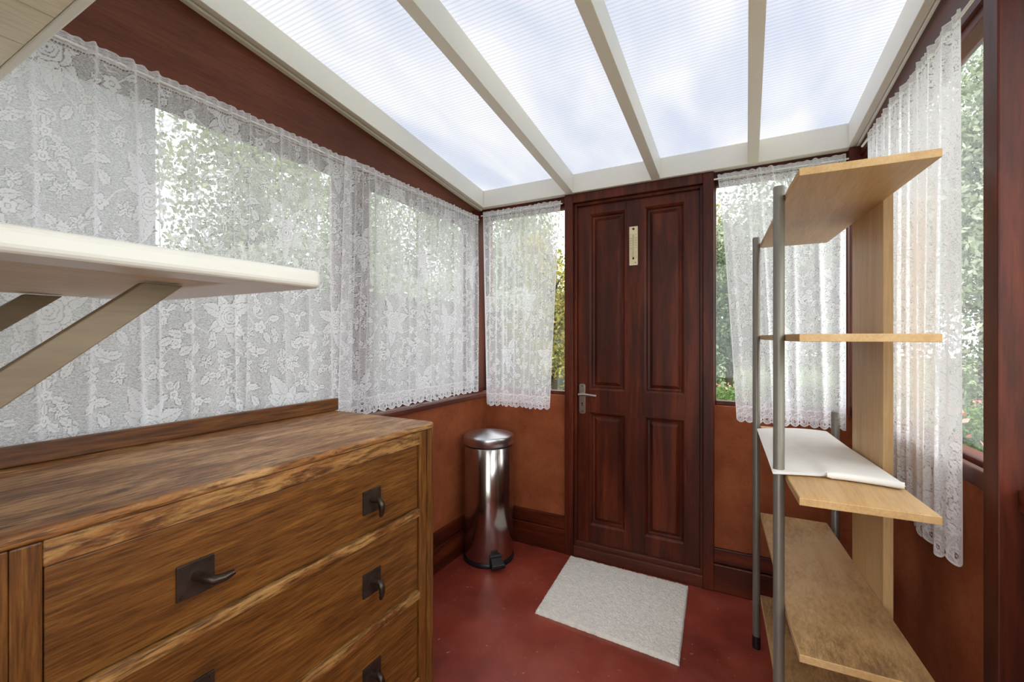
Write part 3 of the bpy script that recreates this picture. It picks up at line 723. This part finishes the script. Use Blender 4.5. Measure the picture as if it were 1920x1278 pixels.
def bouquet(cx, cy, f=1.0, m=1):
    stem([(cx, cy), (cx + m * .05, cy + .09), (cx + m * .03, cy + .17), (cx + m * .09, cy + .25)])
    stem([(cx, cy), (cx - m * .09, cy + .02), (cx - m * .15, cy - .03), (cx - m * .20, cy + .01)])
    stem([(cx, cy), (cx + m * .08, cy - .05), (cx + m * .14, cy - .03), (cx + m * .2, cy - .08)])
    stem([(cx, cy), (cx - m * .03, cy - .09), (cx - m * .09, cy - .15)])
    for a, l_, w_ in ((.35, .095, .024), (1.0, .07, .020), (2.15, .125, .030), (2.65, .085, .022), (3.9, .075, .022), (4.55, .10, .025), (5.75, .080, .022)):
        aa = a if m > 0 else math.pi - a
        leaf_(cx + .024 * math.cos(aa), cy + .024 * math.sin(aa), aa, l_ * f, w_ * f)
    rose(cx, cy, .057 * f, rr.random() * 3)
    star(cx + m * .03, cy + .165, .042 * f, rr.random())
    blossom(cx - m * .155, cy - .03, .024, 0); blossom(cx + m * .145, cy - .035, .024, 1); blossom(cx + m * .09, cy + .245, .020, 2)
    for (dx, dy, a) in ((-.13, .02, 2.2), (-.19, .0, 3.0), (-.17, -.05, 4.1), (.17, -.06, .2), (.12, -.08, 5.0), (.2, -.07, 5.8), (-.08, -.14, 3.9), (-.05, -.13, 5.2), (.06, .22, 2.4), (.1, .21, .6)):
        leaf_(cx + m * dx, cy + dy, a if m > 0 else math.pi - a, .048, .0125)
    star(cx - m * .10, cy - .165, .030, .5, 5)
    for k in range(5): curl(cx + rr.uniform(-.2, .2), cy + rr.uniform(-.2, .2), rr.uniform(.012, .022), rr.random() * 6, sgn=rr.choice((-1, 1)))
bouquet(.16, .17); bouquet(.44, .50, .92, -1)
for (x, y) in ((.30, .33), (.02, .38), (.33, .05), (.55, .26)): blossom(x, y, .018, x * 9); leaf_(x, y, x * 7, .045, .012); leaf_(x, y, x * 7 + 2.3, .045, .012)

for k in range(400):      # sprigs fill the open net between the bouquets
    x, y = rr.uniform(0, TW), rr.uniform(0, THh); q = 17
    I, J = np.meshgrid(np.arange(int(y / RES) - q, int(y / RES) + q) % ny, np.arange(int(x / RES) - q, int(x / RES) + q) % nx, indexing='ij')
    if (np.abs(T[I, J] - .4) > .02).mean() < .07:
        a = rr.uniform(0, 6.28); c = k % 3
        if c == 0:
            blossom(x, y, .015, a)
            for g in (0, 2.1, 4.0): leaf_(x + .014 * math.cos(a + g), y + .014 * math.sin(a + g), a + g, .030, .009)
        elif c == 1:
            curl(x, y, .018, a, 1.2); leaf_(x, y, a, .036, .011); leaf_(x, y, a + 2.4, .032, .010)
        else:
            star(x, y, .026, a, 5)

def curtain(name, label, P0, dr_, nr, Ln, zt, zb, u0=0.0, v0=0.0, res=.003, peaks=(), wave=.006, gather=1.12, left=None, right=None, seed=1, depth=.030, zslope=0.0, scal=.062, bulk=None, net='lace'):
    rng = random.Random(seed)
    Hh = zt - zb; nu, nv = int(Ln / res), int(Hh / res)
    a = np.linspace(0, 1, nu + 1)[None, :].repeat(nv + 1, 0); q = np.linspace(0, 1, nv + 1)[:, None].repeat(nu + 1, 1)   # q 0 bottom .. 1 top
    lo = left(q) if left else 0 * q; hi = (right(q) if right else 0 * q) + Ln
    s = lo + (hi - lo) * a; s_ref = a * Ln
    disp = np.zeros_like(s)
    for (ps, amp, wd, drift) in peaks:
        pc = ps + drift * (1 - q) ** 1.2
        env = np.clip((1 - q) * 1.0 + .55, 0, 1)
        disp += amp * env * np.exp(-((s_ref - pc) / (wd * (1 + .5 * (1 - q)))) ** 2)
    for k in range(5):
        disp += wave * (.4 + .6 * (1 - q)) * np.sin(s_ref * (14 + 17 * k + rng.random() * 9) + rng.random() * 6 + q * rng.uniform(-1.2, 1.2)) / (1 + .6 * k)
    # gathers on the rod: fine ruching that dies out below it
    top = np.exp(-((1 - q) * Hh / .05))
    disp += .0035 * top * np.sin(s_ref * 2 * math.pi / .028 + 1.5 * np.sin(s_ref * 31))
    if bulk is not None: disp += bulk(s_ref, q)
    # scalloped bottom, ruffled top
    zz = zb + q * Hh
    bottom = zslope * s_ref - .014 * np.abs(np.sin(math.pi * s_ref * gather / scal)) ** .8
    zz = zz + bottom * np.exp(-(q * Hh) / .05) 
    zz = zz + zslope * s_ref * (1 - q) * (1 - np.exp(-(q * Hh) / .05))
    zz = zz + .0022 * np.sin(s_ref * 2 * math.pi / .036 + np.sin(s_ref * 17)) * np.exp(-((1 - q) * Hh) / .006)
    ds = np.diff(s_ref, axis=1); dd = np.diff(disp, axis=1)
    arc = np.concatenate([np.zeros((nv + 1, 1)), np.cumsum(np.hypot(ds, dd).mean(0)[None, :].repeat(nv + 1, 0), axis=1)], axis=1) * gather
    U = arc + u0; V = q * Hh + v0
    ix = np.mod((U / RES), nx).astype(int) % nx; iy = np.mod((V / RES), ny).astype(int) % ny
    lace_ = T[iy, ix].copy()
    hb = q * Hh
    # border: eyelets and arcs following the scallops
    sc_ph = (arc / gather * gather) / scal
    cxs = (s_ref * gather / scal); fx = (cxs - np.floor(cxs) - .5) * scal; 
    r1 = np.hypot(fx, hb - .020); bor = hb < .070
    val = .50 + .5 * (np.abs(np.sin(140 * (U + .25 * hb) + 2.2 * np.sin(95 * hb + 60 * U)) ) < .33)
    val[(r1 > .0068) & (r1 < .0100)] = 1; val[r1 <= .0068] = .08; val[r1 < .0022] = 1
    r2 = np.hypot(fx, hb - .012); val[(np.abs(r2 - .024) < .002)] = 1
    val[(hb < .004)] = 1
    fx2 = (np.mod(cxs + .5, 1) - .5) * scal; r3 = np.hypot(fx2 / 1.0, (hb - .042)); val[(r3 < .007)] = .08; val[(np.abs(r3 - .0078) < .002)] = 1; val[r3 < .003] = 1
    r4 = np.hypot(fx2, hb - .010); val[r4 < .005] = .05
    val[np.abs(hb - .066 - .003 * np.sin(cxs * 6.28)) < .0025] = 1
    lace_[bor] = val[bor]
    ht = (1 - q) * Hh
    hd = ht < .040
    hv = np.full(lace_.shape, .55); hv[ht < .003] = .9; hv[np.abs(ht - .012) < .0014] = .85; hv[(ht > .033) & (ht < .037) & (np.mod(U, .008) < .0045)] = .1; hv[np.abs(ht - .031) < .0014] = .9
    lace_[hd] = hv[hd]
    ed = np.minimum(a, 1 - a) * Ln; lace_[ed < .005] = .9
    X = P0[0] + dr_[0] * s + nr[0] * (disp + .004); Y = P0[1] + dr_[1] * s + nr[1] * (disp + .004)
    org = Vector((P0[0] + dr_[0] * Ln / 2, P0[1] + dr_[1] * Ln / 2, zb))
    root = thing(name, org, label, 'curtain', 'lace curtains at the windows')
    rb, rh = int(.070 / Hh * nv), int((Hh - .040) / Hh * nv)
    for pn, r0, r1_, mt in (('scalloped_border', 0, rb, 'lace_border'), ('net_panel', rb, rh, net), ('gathered_heading', rh, nv, 'lace_heading')):
        R_, C_ = r1_ - r0 + 1, nu + 1
        co = np.stack([X[r0:r1_ + 1] - org.x, Y[r0:r1_ + 1] - org.y, zz[r0:r1_ + 1] - org.z], -1).reshape(-1, 3).astype(np.float32)
        i, j = np.meshgrid(np.arange(R_ - 1), np.arange(C_ - 1), indexing='ij'); b0 = (i * C_ + j).ravel()
        fc = np.stack([b0, b0 + 1, b0 + C_ + 1, b0 + C_], -1).astype(np.int32)
        me = bpy.data.meshes.new(pn); me.vertices.add(len(co)); me.vertices.foreach_set('co', co.ravel())
        me.loops.add(fc.size); me.loops.foreach_set('vertex_index', fc.ravel())
        me.polygons.add(len(fc)); me.polygons.foreach_set('loop_start', np.arange(0, fc.size, 4, dtype=np.int32)); me.update(calc_edges=True)
        me.polygons.foreach_set('use_smooth', np.ones(len(fc), bool))
        uv = me.uv_layers.new(name='UVMap'); uu = np.stack([U[r0:r1_ + 1].ravel(), V[r0:r1_ + 1].ravel()], -1).astype(np.float32)
        uv.data.foreach_set('uv', uu[fc.ravel()].ravel())
        at = me.attributes.new('lace', 'FLOAT', 'POINT'); at.data.foreach_set('value', lace_[r0:r1_ + 1].ravel().astype(np.float32))
        me.materials.append(M[mt]); o = bpy.data.objects.new(pn, me); COL.objects.link(o); o.parent = root
    return root
def peakset(L0, L1, step, amp, wd, seed, drift=.02):
    r = random.Random(seed); out = []; x = L0
    while x < L1:
        out.append((x, amp * r.uniform(.55, 1.25), wd * r.uniform(.7, 1.3), r.uniform(-drift, drift))); x += step * r.uniform(.6, 1.45)
    return out
# runs are measured along the rod from its first end
curtain('lace_curtain', 'wide white floral lace curtain hanging behind the oak chest of drawers, on the left wall', (-1.545, .10), (0, 1), (1, 0), 1.27, 2.068, .950,
        u0=.07, v0=.10, res=.0023, peaks=peakset(.28, 1.22, .085, .021, .0085, 5), wave=.004, seed=2)
curtain('lace_curtain', 'white lace curtain over the left window between the chest and the corner', (-1.535, 1.325), (0, 1), (1, 0), 1.065, 2.066, .948,
        u0=.3, v0=.42, res=.0028, peaks=peakset(.02, .2, .045, .026, .010, 7, .012) + peakset(.26, 1.05, .105, .022, .0085, 9), wave=.0035, seed=3,
        left=lambda q: -.035 * (1 - q))
curtain('lace_curtain', 'narrow white lace curtain hanging left of the brown door above the bin', (-1.50, 2.405), (1, 0), (0, -1), .540, 2.088, .865,
        u0=.1, v0=.2, res=.0030, peaks=peakset(.02, .52, .050, .020, .010, 11), wave=.007, gather=1.5, seed=4, left=lambda q: .03 * (1 - q), right=lambda q: -.072 * (1 - q) ** .8)
curtain('lace_curtain', 'white lace curtain on the back window right of the door, behind the shelving unit', (-.128, 2.405), (1, 0), (0, -1), .515, 2.092, .885,
        u0=.25, v0=.5, res=.0030, peaks=peakset(.03, .5, .07, .016, .010, 13), wave=.006, gather=1.4, seed=5, net='lace_dense', left=lambda q: .085 * (1 - q) ** .8)
dR = Vector((-0.052, 1, 0)).normalized()
curtain('lace_curtain', 'long white lace curtain on the right wall, hanging below the sill beside the shelving', (RX(1.42, .000), 1.42), (dR.x, dR.y), (-dR.y, dR.x), .70, 2.066, .745,
        u0=.4, v0=.1, res=.0028, peaks=peakset(.02, .68, .055, .014, .010, 17), wave=.006, gather=1.5, seed=6, net='lace_dense')
def rod(a, b, label):
    m = MB().tube([a, b], .0038, 12)
    for p in (a, b):
        d = (Vector(b) - Vector(a)).normalized()
    m.build('curtain_rod', M['rod'], label=label, cat='curtain rod', group='thin white curtain rods')
rod((-1.541, .05, 2.046), (-1.541, 1.36, 2.046), 'thin white rod through the heading of the wide lace curtain above the chest')
rod((-1.531, 1.37, 2.045), (-1.531, 2.40, 2.045), 'thin white rod carrying the lace curtain nearest the left corner')
rod((-1.515, 2.401, 2.068), (-.951, 2.401, 2.068), 'thin white rod carrying the narrow curtain left of the door')
rod((-.144, 2.401, 2.071), (.398, 2.401, 2.071), 'thin white rod carrying the curtain right of the door')
rod((RX(1.31, -.004), 1.31, 2.046), (RX(2.2, -.004), 2.2, 2.046), 'thin white rod running along the top of the right wall window')

# ---------------------------------------------------------------- garden
GZ = -.12
m = MB(); m.add([(-30, -12, GZ), (30, -12, GZ), (30, 40, GZ), (-30, 40, GZ)], [(0, 1, 2, 3)]); m.build('ground', M['lawn'], kind='structure', origin=(0, 0, GZ))
MB().box(-3.4, 2.4, -3.5, 5.0, GZ - .05, GZ + .006).build('added_patio', M['slab'], kind='structure')  # unseen paving, added to cut green light bounced off the lawn
def leaves(mb_pts, rng, size, name, mat, parent, **kw):
    n = len(mb_pts); P = np.array(mb_pts)
    d = rng.normal(size=(n, 3)); d /= np.linalg.norm(d, axis=1)[:, None]
    e = np.cross(d, rng.normal(size=(n, 3))); e /= np.linalg.norm(e, axis=1)[:, None]
    nn = np.cross(d, e)
    ln = size * rng.uniform(.6, 1.3, (n, 1)); wd = ln * .27
    V = np.stack([P - d * ln * .5, P + e * wd + nn * ln * .06, P + d * ln * .5, P - e * wd + nn * ln * .06], 1)
    off = np.array(ORIG[parent.name]) if parent else np.array([P[:, 0].mean(), P[:, 1].mean(), GZ])
    V = (V - off).reshape(-1, 3).astype(np.float32)
    me = bpy.data.meshes.new(name); me.vertices.add(len(V)); me.vertices.foreach_set('co', V.ravel())
    me.loops.add(n * 4); me.loops.foreach_set('vertex_index', np.arange(n * 4, dtype=np.int32)); me.polygons.add(n)
    me.polygons.foreach_set('loop_start', np.arange(0, n * 4, 4, dtype=np.int32)); me.update(calc_edges=True)
    me.materials.append(M[mat]); o = bpy.data.objects.new(name, me); COL.objects.link(o)
    if parent: o.parent = parent
    else: o.location = off
    return tag(o, **kw) if kw else o
def tree(x, y, h, r, mat, label, n, size=.09, low=.25, seed=0, cat='tree', name='tree', dense=60):
    rng = np.random.RandomState(seed + 50)
    t = thing(name, (x, y, GZ), label, cat, 'trees in the garden')
    tk = MB(); tk.tube([(x, y, GZ), (x + .05, y, GZ + h * .35), (x - .04, y + .05, GZ + h * .65), (x, y, GZ + h * .92)], [.085, .07, .045, .015], 10)
    cs = []
    for k in range(dense):
        d = rng.normal(size=3); d /= np.linalg.norm(d); q = rng.rand() ** .45
        c = np.array([x, y, GZ + h * (low + 1) / 2]) + d * q * np.array([r, r, h * (1 - low) / 2])
        cs.append(c)
        if k < 26: tk.tube([(x, y, max(GZ + .2, min(c[2] - .35, GZ + h * .8))), tuple((np.array([x, y, c[2] - .2]) + c) / 2), tuple(c)], [.022, .014, .006], 6, False)
    tk.build('trunk', M['bark'], t)
    cs = np.array(cs); idx = rng.randint(0, len(cs), n)
    pts = cs[idx] + rng.normal(size=(n, 3)) * r * .17
    pts[:, 2] = np.maximum(pts[:, 2], GZ + .03)
    leaves(pts, rng, size, 'foliage', mat, t)
for i, a in enumerate([
    (-5.9, 3.6, 5.0, 1.3, 'leaf_green', 'loose green tree seen through the wide left curtain, nearest the grey building', 17000, .085, .15),
    (-7.4, 6.2, 5.6, 1.5, 'leaf_grey', 'pale grey-green tree seen at the middle of the left windows', 17000, .09, .15),
    (-8.0, 9.4, 6.0, 1.6, 'leaf_green', 'green tree behind the fence, seen through the left curtain nearest the corner', 17000, .10, .15),
    (-7.2, 13.0, 6.6, 1.8, 'leaf_grey', 'grey-green tree seen through the corner of the left window', 15000, .11, .12),
    (-5.8, 11.5, 5.4, 1.5, 'leaf_green', 'green tree seen through the narrow curtain left of the door', 15000, .10, .08),
    (-2.85, 6.7, 3.2, .75, 'leaf_yellow', 'yellow-green tree seen in the clear strip of glass left of the door', 9000, .07, .03),
    (-2.4, 12.5, 5.0, 1.3, 'leaf_dark', 'dark green tree hidden mostly behind the brown door', 6000, .10, .08),
    (-.80, 13.5, 5.2, 1.1, 'leaf_yellow', 'yellowing tree at the top of the clear strip of glass right of the door', 9000, .10, .3),
    (-.35, 10.6, 3.5, .90, 'leaf_dark', 'dark green tree in the clear strip right of the door', 11000, .085, .08),
    (.95, 12.4, 6.0, 1.7, 'leaf_grey', 'grey-green tree behind the curtain right of the door', 26000, .12, .05),
    (2.9, 14.6, 7.4, 1.9, 'leaf_dark', 'dark green tree beyond the corner of the right wall', 26000, .13, .04),
    (3.5, 10.2, 7.0, 1.5, 'leaf_grey', 'tall grey-green tree filling the clear strip of the right window', 44000, .10, .03),
    (6.0, 10.6, 5.6, 1.5, 'leaf_green', 'broad green tree at the near end of the garden on the right', 9000, .10, .1)]):
    tree(a[0], a[1], a[2], a[3], a[4], a[5], a[6], a[7], a[8], seed=i, dense=60 if a[6] < 20000 else 150)
rng = np.random.RandomState(77); hd_ = thing('hedge', (-4.7, 8.0, GZ), 'tall clipped green hedge standing behind the grey board fence', 'hedge')
nH = 26000; HP = np.stack([rng.uniform(-5.1, -4.3, nH), rng.uniform(2.2, 14.5, nH), GZ + 2.45 * rng.rand(nH) ** .7], -1)
HP[:, 2] += .18 * np.sin(HP[:, 1] * 2.1) * (HP[:, 2] > 1.2)
leaves(HP, rng, .095, 'foliage', 'leaf_grey', hd_)
MB().box(-4.9, -4.5, 2.4, 14.3, GZ, 1.9).build('dense_core', M['leaf_dark'], hd_)
# low flowering shrubs in front of the right-hand trees
for i, (x, y, lab) in enumerate(((2.70, 7.7, 'low coral-flowered shrub in the clear strip of the right window'), (1.5, 8.4, 'low coral-flowered shrub behind the curtain of the right window'),
                                 (-.33, 8.6, 'low coral-flowered shrub in the clear strip right of the door'), (4.2, 8.0, 'low coral-flowered shrub at the right end of the garden'))):
    rng = np.random.RandomState(90 + i); t = thing('flowering_shrub', (x, y, GZ), lab, 'shrub', 'flowering shrubs in the garden')
    n = 3500; d = rng.normal(size=(n, 3)); d /= np.linalg.norm(d, axis=1)[:, None]; q = rng.rand(n, 1) ** .4
    P = np.array([x, y, GZ + .02]) + np.abs(d * [1, 1, 1]) * q * [.50, .50, .52] * np.where(rng.rand(n, 3) > .5, 1, [-1, -1, 1])
    leaves(P, rng, .06, 'foliage', 'leaf_lawn', t)
    n = 70; d = rng.normal(size=(n, 3)); d[:, 2] = np.abs(d[:, 2]); d /= np.linalg.norm(d, axis=1)[:, None]
    leaves(np.array([x, y, GZ + .04]) + d * [.51, .51, .56], rng, .09, 'flowers', 'petal', t, kind='stuff')
# grey garden fence on the left and the neighbour's rendered wall
ft = thing('garden_fence', (-3.6, 6.0, GZ), 'weathered grey board fence outside the left windows', 'fence')
m = MB(); y = 1.505; r = random.Random(2)
while y < 11: m.box(-3.61, -3.59, y, y + .138, GZ + .03, GZ + 1.85 + r.uniform(-.01, .01)); y += .145
m.build('boards', M['fence'], ft)
MB().box(-3.65, -3.61, 1.51, 11, GZ + 1.5, GZ + 1.58).build('rail', M['fence'], ft)
nb = thing('neighbouring_building', (-3.9, -.4, GZ), 'plain grey rendered wall outside the near left window', 'building')
MB().box(-6.5, -3.6, -3.5, 1.50, GZ, 3.9).build('wall', M['render'], nb)
MB().box(-6.6, -3.5, -3.6, 1.502, 3.9, 4.0).build('coping', M['fence'], nb)
